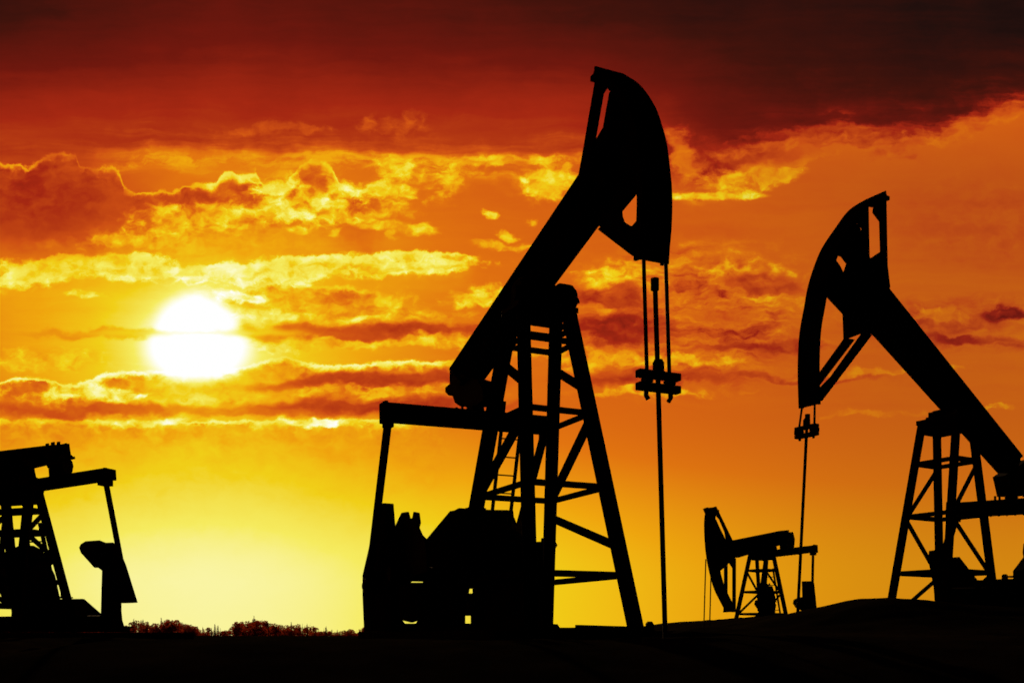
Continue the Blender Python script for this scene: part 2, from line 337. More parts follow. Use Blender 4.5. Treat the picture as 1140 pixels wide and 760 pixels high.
# ---- the pump on the right, mirrored, standing behind the mound --------------------
def RR():
    S = dict(near=1, beam_w=.22, head_w=.25, rim=.1, leg_w=.145, brace_w=.1, ladder=None)
    S['beam_top'] = [(-2.752,3.987),(2.625,7.417)]
    S['beam_bottom'] = [(-2.549,3.527),(2.822,6.619)]
    S['tail_block'] = [(-3.075,3.941),(-2.132,3.475),(-2.203,3.312),(-2.311,3.022),(-3.001,3.072),(-3.112,3.555)]
    S['tail_pin'] = [(-2.635,3.281)][0]; S['tail_r'] = .2; S['tail_w'] = .11; S['foot'] = .13; S['bp'] = .07
    S['pivot'] = [(-0.358,4.632)][0]
    S['arc'] = [(2.255,9.105),(2.814,8.743),(3.262,8.249),(3.645,7.777),(3.888,7.339),(4.075,6.878),(4.181,6.454),(4.313,5.918),(4.360,5.415),(4.365,4.920),(4.339,4.362)]
    S['rear_strut'] = [(2.291,9.042),(2.233,8.922),(2.181,7.094),(2.377,7.417),(2.392,7.830),(2.421,8.428),(2.635,8.569),(2.578,8.864)]
    S['low_strut'] = [(2.677,6.011),(4.204,4.439),(4.270,4.683),(3.927,4.963),(2.973,6.002)]
    S['web'] = [[(2.465,7.628),(2.579,7.853),(2.834,8.293),(3.003,8.370),(3.473,7.880),(3.690,7.596),(3.308,7.596),(3.142,7.479),(3.087,7.321)], [(3.087,7.434),(3.142,7.479),(3.280,7.173),(3.445,7.365),(3.609,7.482),(4.038,6.886),(3.690,6.654),(3.253,6.413),(3.225,5.876),(2.636,6.117),(2.378,6.138),(1.853,7.205),(2.000,7.987),(2.522,7.655)]]
    S['legs_low'] = (.95, .72); S['legs_top'] = (.27, .44, -.15); S['z_top'] = 4.52; S['z_low'] = .02
    S['levels'] = [3.62, 2.42, 1.13]; S['last'] = -1
    S['saddle'] = (.05, .21)
    S['eq_l'] = [(-2.635,2.832)][0][0]
    S['eq'] = [(-1.631,2.868),(1.504,2.709)]; S['eq_t'] = .34; S['eq_h'] = .36
    S['pitman'] = [(-2.304,2.660),(-1.877,1.203)]; S['pit_w'] = .16; S['pin_r'] = .14
    S['crank_w'] = 1.2
    S['crank'] = [(-1.319,1.777),(-1.596,1.811),(-2.088,1.557),(-2.410,1.281),(-2.773,1.069),(-2.518,0.106),(-1.596,0.099),(-1.492,0.925),(-1.285,1.570)]
    S['weights'] = [([(-1.317,1.176),(-1.873,1.630),(-2.661,1.039),(-2.917,0.957),(-2.917,0.108),(-1.455,0.097)], .85, 1.08)]
    S['gearbox'] = ([(-1.296,-0.125),(-1.296,0.872),(-1.571,1.025),(-3.038,1.088),(-4.095,1.119),(-4.485,0.774),(-4.485,-0.116)], .45)
    S['shaft'] = [(-2.061,0.469)][0]
    S['stand'] = [([(-0.358,0.075),(-0.688,0.795),(-1.710,0.924),(-4.682,1.002),(-4.881,0.064)], -.5, .5)]
    S['skid'] = (-4.4, 1.6, .8, .02, .2)
    S['pad'] = (-4.8, 2.0, 1.3, -.6, .015)
    S['extra'] = [([(-2.311,1.046),(-2.311,1.152),(-2.364,1.186),(-2.418,1.156),(-2.436,1.050)], -.05, .05, 'oil_filler'),]
    B = dict(w0=.16, w1=.2, cr=.022, bw=.27, rr=.032)
    a = [(4.354,4.197),(4.380,3.850),(4.639,0.146)]
    bz = [(4.380,3.967),(4.380,3.895),(4.380,3.813),(4.380,3.732),(4.380,3.686),(4.354,4.106)]
    B['l'] = a[1][0]
    c1 = [(4.333,4.393),(4.333,3.936)]; c2 = [(4.324,4.370),(4.324,3.883)]
    B['cables'] = [(c1[0], (a[1][0], c1[1][1]), -1), (c2[0], (a[1][0], c2[1][1]), 1)]
    B['bars'] = [(bz[1][1], bz[0][1]), (bz[3][1], bz[2][1])]; B['end_z'] = bz[4][1]; B['sleeve'] = .14
    B['rod'] = a; S['bridle'] = B
    return S
SR = RR()
pumpjack((9.664,23.000,1.850),-148.00, 'black pumpjack behind the earth mound, head raised to the left beside the picture edge', SR)

# ---- the small distant pump ---------------------------------------------------------
def FF():
    S = dict(near=1, beam_w=.2, head_w=.2, rim=.14, leg_w=.13, brace_w=.085, ladder=.25)
    S['beam_top'] = [(-1.832,3.907),(2.731,3.121)]
    S['beam_bottom'] = [(-2.173,3.470),(2.065,2.580)]
    S['tail_block'] = [(-2.248,3.864),(-2.400,3.582),(-2.324,3.138),(-1.725,3.102),(-1.725,3.537)]
    S['tail_pin'] = [(-2.098,3.343)][0]; S['tail_r'] = .12; S['tail_w'] = .12; S['foot'] = .12
    S['pivot'] = [(-0.210,3.011)][0]
    S['arc'] = [(3.686,4.331),(3.807,3.927),(3.819,3.500),(3.747,2.849),(3.565,2.202),(3.198,1.457),(2.764,0.971),(2.321,0.543)]
    S['rear_strut'] = [(3.629,4.358),(2.445,3.157),(2.857,3.014),(3.013,3.466),(3.378,3.898),(3.781,4.126),(3.902,4.278)]
    S['low_strut'] = [(2.253,2.549),(2.266,0.538),(2.509,0.534),(2.458,1.002),(2.458,2.171),(2.668,2.327),(2.794,2.520)]
    S['web'] = [[(3.823,3.975),(3.398,3.912),(3.151,3.635),(2.715,3.201),(2.142,3.206),(2.013,2.606),(2.398,2.417),(2.809,2.196),(3.151,2.015),(3.520,2.458),(3.883,3.318)]]
    S['legs_low'] = (1.02, .60); S['legs_top'] = (.24, .36, 0.); S['z_top'] = 2.85; S['z_low'] = .02
    S['levels'] = [2.2, 1.36, .5]; S['last'] = -1; S['flip'] = True
    S['saddle'] = (.08, .2)
    S['eq_l'] = [(-2.098,3.088)][0][0]
    S['eq'] = [(-1.148,2.992),(1.232,3.115)]; S['eq_t'] = .28; S['eq_h'] = .27
    S['pitman'] = [(-1.812,2.933),(-1.888,1.052)]; S['pit_w'] = .09; S['pin_r'] = .1
    S['crank_w'] = 1.0; S['shaft_r'] = .06; S['pin_out'] = .2
    S['crank'] = [(-1.528,1.810),(-1.943,1.826),(-2.210,1.765),(-2.364,1.068),(-2.441,0.710),(-1.603,0.659)]
    S['weights'] = [([(-0.980,0.931),(-1.054,1.074),(-1.424,1.172),(-1.799,1.200),(-2.409,1.180),(-2.642,0.932),(-2.564,0.750),(-1.799,0.628),(-1.201,0.760)], .8, .9)]
    S['gearbox'] = ([(0.070,0.156),(-0.000,1.174),(-0.140,1.600),(-0.706,1.619),(-0.921,1.198),(-0.921,0.164)], .1)
    S['shaft'] = [(-1.905,0.414)][0]
    S['stand'] = []
    S['skid'] = (-2.2, 1.3, .35, -.08, .03)
    S['pad'] = (-3.5, 1.9, 1.0, -.6, .015)
    B = dict(w0=.16, w1=.16, cr=.022, bw=.22, rr=.02, l=0, bars=[], end_z=0)
    c1 = [(3.762,2.453),(3.900,-0.104)]; c2 = [(3.928,1.843),(4.018,-0.106)]
    B['cables'] = [(c1[0], c1[1], -1), (c2[0], c2[1], 1)]
    S['bridle'] = B
    return S
pumpjack((9.754,40.000,1.900),-133.00, 'smallest, farthest pumpjack with level beam, beyond the slope', FF())

# ---- the pump cut off by the left edge ----------------------------------------------
def LL():
    S = dict(near=1, beam_w=.2, head_w=.25, rim=.1, leg_w=.15, brace_w=.085, ladder=.22)
    top = [(-0.918,3.651),(0.579,3.252)]; bot = [(-1.242,3.414),(0.201,2.934)]
    ext = lambda a, b, L_: (b[0] + (b[0]-a[0])/math.hypot(b[0]-a[0], b[1]-a[1])*L_, b[1] + (b[1]-a[1])/math.hypot(b[0]-a[0], b[1]-a[1])*L_)
    S['beam_top'] = [top[0], ext(top[0], top[1], 3.2)]; S['beam_bottom'] = [bot[0], ext(bot[0], bot[1], 3.2)]
    S['tail_block'] = [(-1.127,3.700),(-1.186,3.411),(-1.127,3.243),(-0.896,3.207),(-0.828,3.336)]
    S['tail_pin'] = [(-1.034,3.229)][0]; S['tail_r'] = .11; S['tail_w'] = .17; S['foot'] = .1; S['pin_out'] = .14
    S['pivot'] = [(-0.000,3.020)][0]
    # head: the right pump's head turned about the pivot to this beam's tilt
    bd = lambda t: math.atan2(t[1][1]-t[0][1], t[1][0]-t[0][0])
    da = bd(S['beam_top']) - bd(SR['beam_top']); p0 = SR['pivot']; p1 = S['pivot']; k = .86
    def turn(P):
        return [(p1[0] + k*((a-p0[0])*math.cos(da) - (b-p0[1])*math.sin(da)), p1[1] + k*((a-p0[0])*math.sin(da) + (b-p0[1])*math.cos(da))) for a, b in P]
    for n in ('arc', 'rear_strut', 'low_strut'): S[n] = turn(SR[n])
    S['web'] = [turn(P) for P in SR['web']]
    S['legs_low'] = (.72, .70); S['legs_top'] = (.1, .40, 0.); S['z_top'] = 2.62; S['z_low'] = .02
    S['levels'] = [2.25, 1.85, 1.4, .95, .5]; S['last'] = 0
    S['saddle'] = (-.12, .13); S['bp'] = .03; S['cap'] = .01; S['shaft_r'] = .09
    S['eq_l'] = [(-1.034,3.018)][0][0]
    S['eq'] = [(-1.427,2.844),(1.247,3.033)]; S['eq_t'] = .3; S['eq_h'] = .2
    S['pitman'] = [(-0.692,2.841),(-1.027,1.284)]; S['pit_w'] = .085; S['pin_r'] = .06
    S['crank_w'] = 1.4
    S['crank'] = [(-0.734,1.689),(-0.817,1.704),(-0.948,1.647),(-1.167,1.295),(-1.492,0.590),(-1.241,0.574),(-1.094,0.673),(-0.828,1.087)]
    S['weights'] = [([(-0.202,1.565),(-0.247,1.634),(-0.359,1.694),(-0.670,1.737),(-0.822,1.708),(-0.894,1.671),(-0.942,1.095),(-0.691,1.223),(-0.588,1.217),(-0.247,1.470)], 1.25, 1.32)]
    S['gearbox'] = ([(-0.149,0.037),(-0.542,0.617),(-0.905,0.646),(-1.281,0.675),(-1.845,0.332),(-1.870,0.042)], .4)
    S['shaft'] = [(-0.828,0.241)][0]
    S['stand'] = [([(-0.943,1.235),(-1.381,1.314),(-1.381,0.424),(-1.406,0.250),(-1.507,0.023),(-0.896,0.021)], 1.12, 1.2), ([(0.104,1.529),(-0.105,1.629),(-0.362,1.650),(-0.581,1.582),(-0.896,1.119),(-1.034,0.636),(-1.034,0.023),(0.042,0.020)], -.07, .03)]
    S['skid'] = (-2.2, 1.6, .7, .02, .14)
    S['pad'] = (-2.9, 2.2, 1.75, -.6, .01)
    S['extra'] = [([(-0.573,3.543),(-0.573,3.603),(-0.629,3.621),(-0.629,3.552)], .1, .15, 'bolt'), ([(-0.708,3.583),(-0.708,3.652),(-0.775,3.672),(-0.775,3.595)], .1, .15, 'bolt'), ([(-0.855,3.609),(-0.855,3.687),(-0.912,3.705),(-0.912,3.618)], .1, .15, 'bolt'),
                  ([(-1.081,3.682),(-1.221,3.738),(-1.221,3.720),(-1.081,3.664)], -.02, .02, 'split_pin'), ([(-1.127,3.463),(-1.292,3.502),(-1.292,3.481),(-1.127,3.440)], -.02, .02, 'split_pin'),
                  ([(-1.150,3.158),(-1.186,3.358),(-1.244,3.411),(-1.315,3.396),(-1.351,3.295),(-1.315,3.165),(-1.268,3.123)], -.06, .06, 'bearing_cap')]
    return S
SL = LL()
pumpjack((-9.183,19.000,1.630),-110.00, 'black pumpjack cut off by the left picture edge, only its rear half showing', SL)

# ------------------------------------------------------------------ terrain
PROF = [(-1e9, 0), (2.5, 0), (2.62, .035), (3.0, .125), (3.65, .16), (4.1, .225), (4.62, .34), (5.0, .415), (5.46, .53), (5.93, .62), (6.3, .63), (7.04, .56), (8.5, .48), (12, .30), (20, .1), (40, 0), (1e9, 0)]
def pl(x, P):
    for (a, b), (c, d) in zip(P, P[1:]):
        if a <= x <= c: return b + (d-b)*(x-a)/(c-a)
    return 0
sst = lambda a, b, x: (lambda t: t*t*(3-2*t))(min(1, max(0, (x-a)/(b-a))))
def height(x, y):
    z = EYE - .075 + .05*sst(1.5, 2.8, x)
    z -= 1.55 * (1 - sst(2.5, 13.0, y))                                  # the hollow the camera stands in
    z -= .16*math.exp(-((x+5.95)/.5)**2) * math.exp(-((y-17.5)/9)**2)    # dip beside the left base
    z += pl(x, PROF) * math.exp(-((y-17.3)/2.2)**2)                      # spoil mound
    z += .33*sst(6, 9, x)*sst(18, 21, y)*(1-sst(60, 90, y))
    z += .36*sst(4, 9, x)*sst(24, 34, y)*(1-sst(60, 90, y)) if x < 30 else .36*sst(24, 34, y)*(1-sst(60, 90, y))
    z -= 8.0*sst(60, 210, y) 
    n = noise.noise(Vector((x*.9, y*.9, 0)))*.035 + noise.noise(Vector((x*2.7, y*2.7, 4)))*.03 + noise.noise(Vector((x*.15, y*.15, 9)))*.05
    z += n * (1 + 1.2*min(1, pl(x, PROF)))*.6
    if y < -8: z += 0
    return z
def terrain():
    nx, ny = 230, 230
    xs = [3*math.sinh(t/nx*math.asinh(1300)) for t in range(-nx, nx+1)]
    ys = [17 + 3*math.sinh(t/ny*math.asinh(1800)) for t in range(-150, ny+1)]
    ys = [y for y in ys if y > -400]
    vs = [(x, y, height(x, y)) for y in ys for x in xs]
    W = len(xs); fs = [(j*W+i, j*W+i+1, (j+1)*W+i+1, (j+1)*W+i) for j in range(len(ys)-1) for i in range(W-1)]
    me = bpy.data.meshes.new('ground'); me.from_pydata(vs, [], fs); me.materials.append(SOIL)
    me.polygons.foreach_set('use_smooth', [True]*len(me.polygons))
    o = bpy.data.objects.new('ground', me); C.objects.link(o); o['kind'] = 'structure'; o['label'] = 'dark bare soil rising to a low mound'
terrain()

# ------------------------------------------------------------------ trees on the horizon
def leafcloud(mb, blobs, n, size, r):
    for _ in range(n):
        c, rad = r.choice(blobs)
        while True:
            d = Vector((r.uniform(-1, 1), r.uniform(-1, 1), r.uniform(-1, 1)))
            if d.length < 1: break
        d = d.normalized() * (d.length ** .5)
        p = Vector(c) + Vector((d.x*rad[0], d.y*rad[0], d.z*rad[1]))
        u = Vector((r.gauss(0, 1), r.gauss(0, 1), r.gauss(0, 1))).normalized(); v = u.cross(Vector((r.gauss(0, 1), r.gauss(0, 1), r.gauss(0, 1)))).normalized()
        s = size * r.uniform(.5, 1.2); u *= s; v *= s*.6
        mb.add([p-u, p-v, p+u, p+v], [[0, 1, 2, 3]])
def tree_kind(i):
    r = random.Random(50+i); t = MB(); c = MB(); h = 10.
    if i < 2:                                                             # rounded broadleaf
        t.tube([(0, 0, -.3), (.1, 0, 3), (0, .1, 6.5), (.1, .1, 9)], [.28, .2, .11, .03], 8)
        blobs = []
        for k in range(11):
            a = r.uniform(0, 6.28); rr = r.uniform(.3, 1.9); z = r.uniform(4.2, 9.1) - rr*.5
            blobs.append(((rr*math.cos(a), rr*math.sin(a), z), (r.uniform(.7, 1.25), r.uniform(.5, .9))))
            t.tube([(0, 0, z-1.6), (rr*math.cos(a)*.9, rr*math.sin(a)*.9, z)], [.07, .02], 5)
        leafcloud(c, blobs, 900, .26, r)
    else:                                                                 # spruce
        t.tube([(0, 0, -.3), (0, 0, 5), (0, 0, 9.9)], [.22, .13, .02], 8)
        z = 1.2
        while z < 9.9:
            w = (10.3-z)/10*2.6*r.uniform(.75, 1.1)
            for k in range(11):
                a = r.uniform(0, 6.28)
                for q in range(10):
                    f = r.uniform(.1, 1); p = Vector((w*f*math.cos(a), w*f*math.sin(a), z - w*f*.35 + r.uniform(-.08, .08)))
                    sz = min(1, .25 + w*.6); u = Vector((math.cos(a), math.sin(a), -.35)) * .26 * sz; v = Vector((-math.sin(a), math.cos(a), r.uniform(-.4, .4))) * r.uniform(.22, .42)*(1.35-f)*sz
                    c.add([p-u, p-v, p+u*1.3, p+v], [[0, 1, 2, 3]])
            z += .34
    return t, c
LAB = ['rounded reddish tree in the far tree line', 'broad bushy tree in the far tree line', 'pointed dark spruce in the far tree line', 'slim dark spruce in the far tree line']
NAM = ['broadleaf_tree', 'broadleaf_tree', 'spruce_tree', 'spruce_tree']
meshes = []
for i in range(4):
    t, c = tree_kind(i); a = t.build('trunk', BARK); b = c.build('crown', LEAF if i < 2 else NEEDLE); meshes.append((a, b))
SKY = [(-140, 696), (-60, 692), (0, 698), (8, 700), (16, 696), (30, 699), (60, 696), (100, 698), (140, 697), (150, 692), (160, 693), (170, 695), (172, 693), (185, 691), (195, 692), (205, 695), (212, 694), (220, 699), (230, 703), (238, 697), (245, 701), (252, 702), (258, 701), (262, 695), (268, 690), (275, 693), (282, 690), (290, 691), (300, 693), (310, 699), (325, 696), (340, 697), (347, 696), (355, 699), (365, 702), (372, 704), (380, 704), (387, 701), (393, 702), (430, 699), (470, 701), (520, 697), (560, 700)]
used = [False]*4
x = -140.
while x < 560:
    k = rnd.choice([0, 1, 1, 0, 1, 2, 0, 3, 1]); Y = rnd.uniform(390, 460); top = pl(x, SKY) - (4.5 if k > 1 else 5.5) + rnd.uniform(-1.5, 4)
    wx = (x-570)/1140*Y; wz = height(wx, Y); H = EYE + (706-top)/1140*Y - wz
    s = H/10.
    root = bpy.data.objects.new(NAM[k], None); C.objects.link(root); root.location = (wx, Y, wz); root.rotation_euler = (0, 0, rnd.uniform(0, 6.28))
    ws = s*rnd.uniform(.8, 1.15)*(.8 if k == 3 else 1); root.scale = (ws, ws, s)
    tag(root, LAB[k], 'tree', 'trees of the far tree line: ' + ['rounded', 'bushy', 'pointed spruces', 'slim spruces'][k])
    for o in meshes[k]:
        if not used[k]: o.parent = root
        else:
            c = o.copy(); C.objects.link(c); c.parent = root
    used[k] = True
    x += rnd.uniform(1.9, 3.9)

#@SKY
# ------------------------------------------------------------------ sky (world): functions of the view DIRECTION
w = bpy.data.worlds.new('World'); scene.world = w; w.use_nodes = True
nt = w.node_tree; nt.nodes.clear()
N = nt.nodes.new; L = nt.links.new
class V:
    def __init__(s, k): s.k = k
    def __add__(s, o): return mth('ADD', s, o)
    __radd__ = __add__
    def __sub__(s, o): return mth('SUBTRACT', s, o)
    def __rsub__(s, o): return mth('SUBTRACT', o, s)
    def __mul__(s, o): return mth('MULTIPLY', s, o)
    __rmul__ = __mul__
    def __truediv__(s, o): return mth('DIVIDE', s, o)
def put(sock, v):
    if isinstance(v, V): L(v.k, sock)
    else: sock.default_value = v
def mth(op, a, b=None, c=None, clamp=False):
    n = N('ShaderNodeMath'); n.operation = op; n.use_clamp = clamp
    put(n.inputs[0], a)
    if b is not None: put(n.inputs[1], b)
    if c is not None: put(n.inputs[2], c)
    return V(n.outputs[0])
def mad(a, b, c): return mth('MULTIPLY_ADD', a, b, c)
def sm(x, a, b, lo=0., hi=1.):
    n = N('ShaderNodeMapRange'); n.interpolation_type = 'SMOOTHSTEP'
    put(n.inputs[0], x); n.inputs[1].default_value = a; n.inputs[2].default_value = b; n.inputs[3].default_value = lo; n.inputs[4].default_value = hi
    return V(n.outputs[0])
def mix(a, b, m):
    n = N('ShaderNodeMix'); put(n.inputs[0], m); put(n.inputs[2], a); put(n.inputs[3], b); return V(n.outputs[0])
def ex(x): return mth('EXPONENT', x)
def curve(x, pts, xs=1140., ys=760.):
    xi = x * (1/xs); n = N('ShaderNodeFloatCurve'); put(n.inputs['Value'], xi)       # inputs first: keeps evaluation order
    cm = n.mapping; cv = cm.curves[0]; cm.use_clip = False
    P = [(a/xs, b/ys) for a, b in pts]
    if P[0][0] > 0: P = [(0, P[0][1])] + P
    if P[-1][0] < 1: P = P + [(1, P[-1][1])]
    cv.points[0].location = P[0]; cv.points[1].location = P[-1]
    for p in P[1:-1]: cv.points.new(*p)
    for p in cv.points: p.handle_type = 'VECTOR'
    cm.update()
    return V(n.outputs[0]) * ys
def nz(px, py, sx, sy, seed, detail=5., rough=.55):
    px = px * (1/sx); py = py * (1/sy)
    c = N('ShaderNodeCombineXYZ'); put(c.inputs[0], px); put(c.inputs[1], py); c.inputs[2].default_value = seed
    n = N('ShaderNodeTexNoise'); L(c.outputs[0], n.inputs['Vector']); n.inputs['Scale'].default_value = 1; n.inputs['Detail'].default_value = detail; n.inputs['Roughness'].default_value = rough
    return V(n.outputs['Fac'])
tc = N('ShaderNodeTexCoord'); sp = N('ShaderNodeSeparateXYZ'); L(tc.outputs['Generated'], sp.inputs[0])
dx, dy, dz = (V(sp.outputs[i]) for i in range(3))
yy = mth('MAXIMUM', dy, .3)
X = mad(dx / yy, 1140., 570.)           # bearing from north and height above the horizon, in milli-steps of the sky chart
Y = mad(dz / yy, -1140., 706.)
n1 = nz(X, Y, 70, 45, 3.1, 6); n2 = nz(X, Y, 70, 45, 17.7, 6)
n3 = nz(X, Y, 22, 16, 5.3, 4); n4 = nz(X, Y, 22, 16, 9.9, 4)
WX = mad(n3, 22., mad(n1, 70., X)) - 46.
WY = mad(n4, 16., mad(n2, 34., Y)) - 25.
tex = nz(WX, WY, 52, 26, 2.2, 7, .64)     # cloud texture, stretched along the horizon
puff = nz(X + (n3-.5)*26, Y + (n4-.5)*20, 17, 12, 6.6, 4, .52)          # small cauliflower lumps
fib = nz(X + (n1-.5)*60, Y + (n2-.5)*24, 190, 14, 8.8, 5, .6)
tf = mad(puff, .55, tex) - .775
mod = mad(puff, .8, tex*.45) - .625

# clear sky
g = ex(0 - ((X - 225)*(1/455))*((X - 225)*(1/455)))
low = sm(Y, 435, 655)
r2 = ((X-220)*(1/230))*((X-220)*(1/230)) + ((Y-385)*(1/170))*((Y-385)*(1/170))
glow = ex(0 - r2)
T = .435 + low*.10 + g*low*.275 + glow*.24 + g*.04
T = T + sm(Y, 330, 190)*-.02 + sm(X, 700, 1140)*.012
def vec(px, py):
    c = N('ShaderNodeCombineXYZ'); put(c.inputs[0], px); put(c.inputs[1], py); return c.outputs[0]
PV, WV = vec(X, Y), vec(WX, WY)
_c = {}
def once(k, f):
    if k not in _c: _c[k] = f()
    return _c[k]
def fall(v, cx, cy, rx, ry, slope=0.):                    # gaussian spot, optionally tilted
    if slope:
        n = N('ShaderNodeMapping'); n.vector_type = 'TEXTURE'; L(v, n.inputs['Vector'])
        n.inputs['Location'].default_value = (cx, cy, 0); n.inputs['Rotation'].default_value = (0, 0, math.atan(slope)); n.inputs['Scale'].default_value = (rx, ry, 1)
        o = n.outputs[0]
    else:
        n = N('ShaderNodeVectorMath'); n.operation = 'MULTIPLY_ADD'; L(v, n.inputs[0]); n.inputs[1].default_value = (1/rx, 1/ry, 0); n.inputs[2].default_value = (-cx/rx, -cy/ry, 0)
        o = n.outputs[0]
    d = N('ShaderNodeVectorMath'); d.operation = 'DOT_PRODUCT'; L(o, d.inputs[0]); L(o, d.inputs[1])
    return mth('POWER', math.exp(-1), V(d.outputs['Value']))
_n = [0]
def checkpoint(t):                                       # makes later terms wait for the earlier ones (keeps the shader's working memory small)
    global X, Y, PV, WV
    _n[0] += 1
    if _n[0] % 6: return
    e = t * 1e-9
    X = X + e; Y = Y + e
    n = N('ShaderNodeVectorMath'); L(PV, n.inputs[0]); L(e.k, n.inputs[1]); PV = n.outputs[0]
    n = N('ShaderNodeVectorMath'); L(WV, n.inputs[0]); L(e.k, n.inputs[1]); WV = n.outputs[0]
def blob(t, cx, cy, rx, ry, target, op=1., slope=0., rag=1.5, a=.14, b=.84, warp=True, tx=1.):
    checkpoint(t)
    m = fall(WV if warp else PV, cx, cy, rx, ry, slope)
    if rag: m = mad(once(rag, lambda: tf*rag), mth('MULTIPLY', m, 3., clamp=True), m)
    m = sm(m, a, b, 0., op)
    return mix(t, mad(mod, (.75 if target > .55 else .35)*tx, target), m)
def soft(t, cx, cy, rx, ry, target, op=1., slope=0.):
    return blob(t, cx, cy, rx, ry, target, op, slope, rag=.3, a=.03, b=1., tx=.3)
n5 = nz(X, Y, 9, 8, 1.7, 3, .6)
def ridge(t, pts, rim, rw, body, fall, x0, x1, wob=7., op=1., bop=1., soft_=40.):
    _n[0] = 5; checkpoint(t)
    h = curve(X, pts); d = Y + (n3-.5)*wob + (n4-.5)*wob + (n5-.5)*9. - h
    mx = sm(X, x0-soft_, x0) * sm(X, x1+soft_, x1)
    bm = sm(d, -1.5, 3.) * ex(mth('MAXIMUM', d + (tex-.5)*fall*1.2, 0.)*(-1/fall)) * mx * bop
    t = mix(t, mad(mod, .35, body), bm)
    thick = mad(n1 - .42, 5., 1.3)*rw                       # the lit rim swells and thins along the cloud
    thick = mth('MAXIMUM', mad(puff - .5, rw*4., thick), 1.3)
    dn_ = mth('MAXIMUM', d, 0.)/thick; up_ = mth('MINIMUM', d, 0.)*.55
    m = ex(0-(dn_*dn_))*ex(0-(up_*up_))*mx*op * sm(n2, .32, .56, .25, 1.)
    return mix(t, mad(mod, .3, rim), m)

# --- right-hand cloud field
T = soft(T, 1100, 250, 120, 60, .40)
st1 = nz(WX, WY, 95, 20, 31.3, 7, .62); st2 = nz(WX + 400, WY, 40, 13, 44.1, 6, .6)
fm = fall(PV, 765, 352, 125, 72)
fm = sm(mad(tf, .5, fm), .12, .62)
T = mix(T, .475 + (st1-.5)*1.05 + (st2-.5)*.42 + (puff-.5)*.25, fm*.9)
fm2 = fall(PV, 1085, 360, 130, 28)
T = mix(T, .42 + (st1-.5)*.75 + (st2-.5)*.5, sm(mad(tf, .5, fm2), .15, .7)*.9)
T = blob(T, 830, 305, 62, 16, .56, .9)
T = blob(T, 675, 309, 34, 15, .66, .95)
T = blob(T, 850, 318, 50, 12, .34, .85)
T = blob(T, 680, 330, 62, 12, .31, .9)
T = blob(T, 690, 366, 58, 24, .27, 1.)
T = blob(T, 800, 352, 50, 11, .40, .8)
T = blob(T, 700, 400, 110, 10, .60, .8)
T = blob(T, 850, 388, 75, 7, .31, .9)
T = blob(T, 720, 421, 95, 9, .33, .9)
T = blob(T, 880, 418, 110, 5, .34, .8)
T = blob(T, 720, 437, 80, 6, .58, .8)
T = blob(T, 1075, 358, 95, 24, .40, .85, -.15)
T = blob(T, 1040, 352, 40, 8, .50, .7)
T = blob(T, 1122, 351, 30, 9, .20, .95, -.1)
T = blob(T, 1062, 379, 40, 6, .27, .9)
T = blob(T, 985, 413, 95, 4, .53, .7, -.03)
T = blob(T, 960, 461, 55, 4, .51, .6)
T = blob(T, 1108, 454, 30, 3, .56, .7)
# --- middle: bands right of the sun
T = blob(T, 340, 340, 130, 22, .66, .8)
T = blob(T, 440, 350, 120, 8, .62, .8)
T = blob(T, 560, 332, 60, 12, .66, .95)
T = blob(T, 545, 366, 40, 5, .62, .8)
T = blob(T, 410, 371, 180, 11, .37, .9, rag=.5, tx=.5)
T = blob(T, 480, 370, 80, 10, .34, .85, rag=.8, tx=.6)
T = blob(T, 115, 372, 95, 6, .52, .8, rag=.4, tx=.4)
T = blob(T, 60, 402, 80, 12, .66, .6)
T = blob(T, 400, 386, 130, 6, .66, .8)
T = blob(T, 500, 380, 40, 8, .60, .7)
T = ridge(T, [(250, 328), (275, 324), (300, 317), (310, 314), (330, 320), (350, 319), (390, 321), (420, 327), (450, 333)], .80, 3.6, .44, 16, 258, 400, 6)
T = blob(T, 262, 330, 26, 9, .84, .95)
T = blob(T, 340, 352, 100, 6, .70, .8)
# --- dark band under the sun and its bright upper rim
T = ridge(T, [(0, 426), (20, 421), (50, 423), (70, 431), (100, 425), (115, 418), (150, 415), (165, 414), (250, 412), (275, 409), (298, 404), (310, 399), (322, 400), (335, 405), (360, 409), (400, 406), (440, 402), (480, 404), (520, 401), (560, 405)], .86, 3.4, .50, 60, 0, 480, 8)
T = blob(T, 410, 426, 140, 8.5, .35, 1., rag=.4, tx=.5)
T = blob(T, 490, 422, 70, 9, .34, .9, rag=.5, tx=.5)
T = blob(T, 80, 438, 75, 9, .80, .95)
T = blob(T, 220, 448, 75, 6, .60, .8, warp=False, rag=.4)
T = blob(T, 440, 437, 120, 5, .60, .85)
T = blob(T, 90, 456, 140, 8, .40, .95, rag=.5, tx=.5)
T = blob(T, 420, 453, 170, 10, .345, 1., rag=.5, tx=.5)
T = blob(T, 260, 459, 130, 7, .44, .8, rag=.4, tx=.5)
T = ridge(T, [(0, 469), (60, 468), (140, 470), (220, 470), (300, 469), (480, 468), (560, 470)], .76, 3.2, .56, 14, 0, 470, 6)
T = blob(T, 345, 470, 32, 5, .88, .95)
T = blob(T, 165, 471, 40, 4, .80, .8)
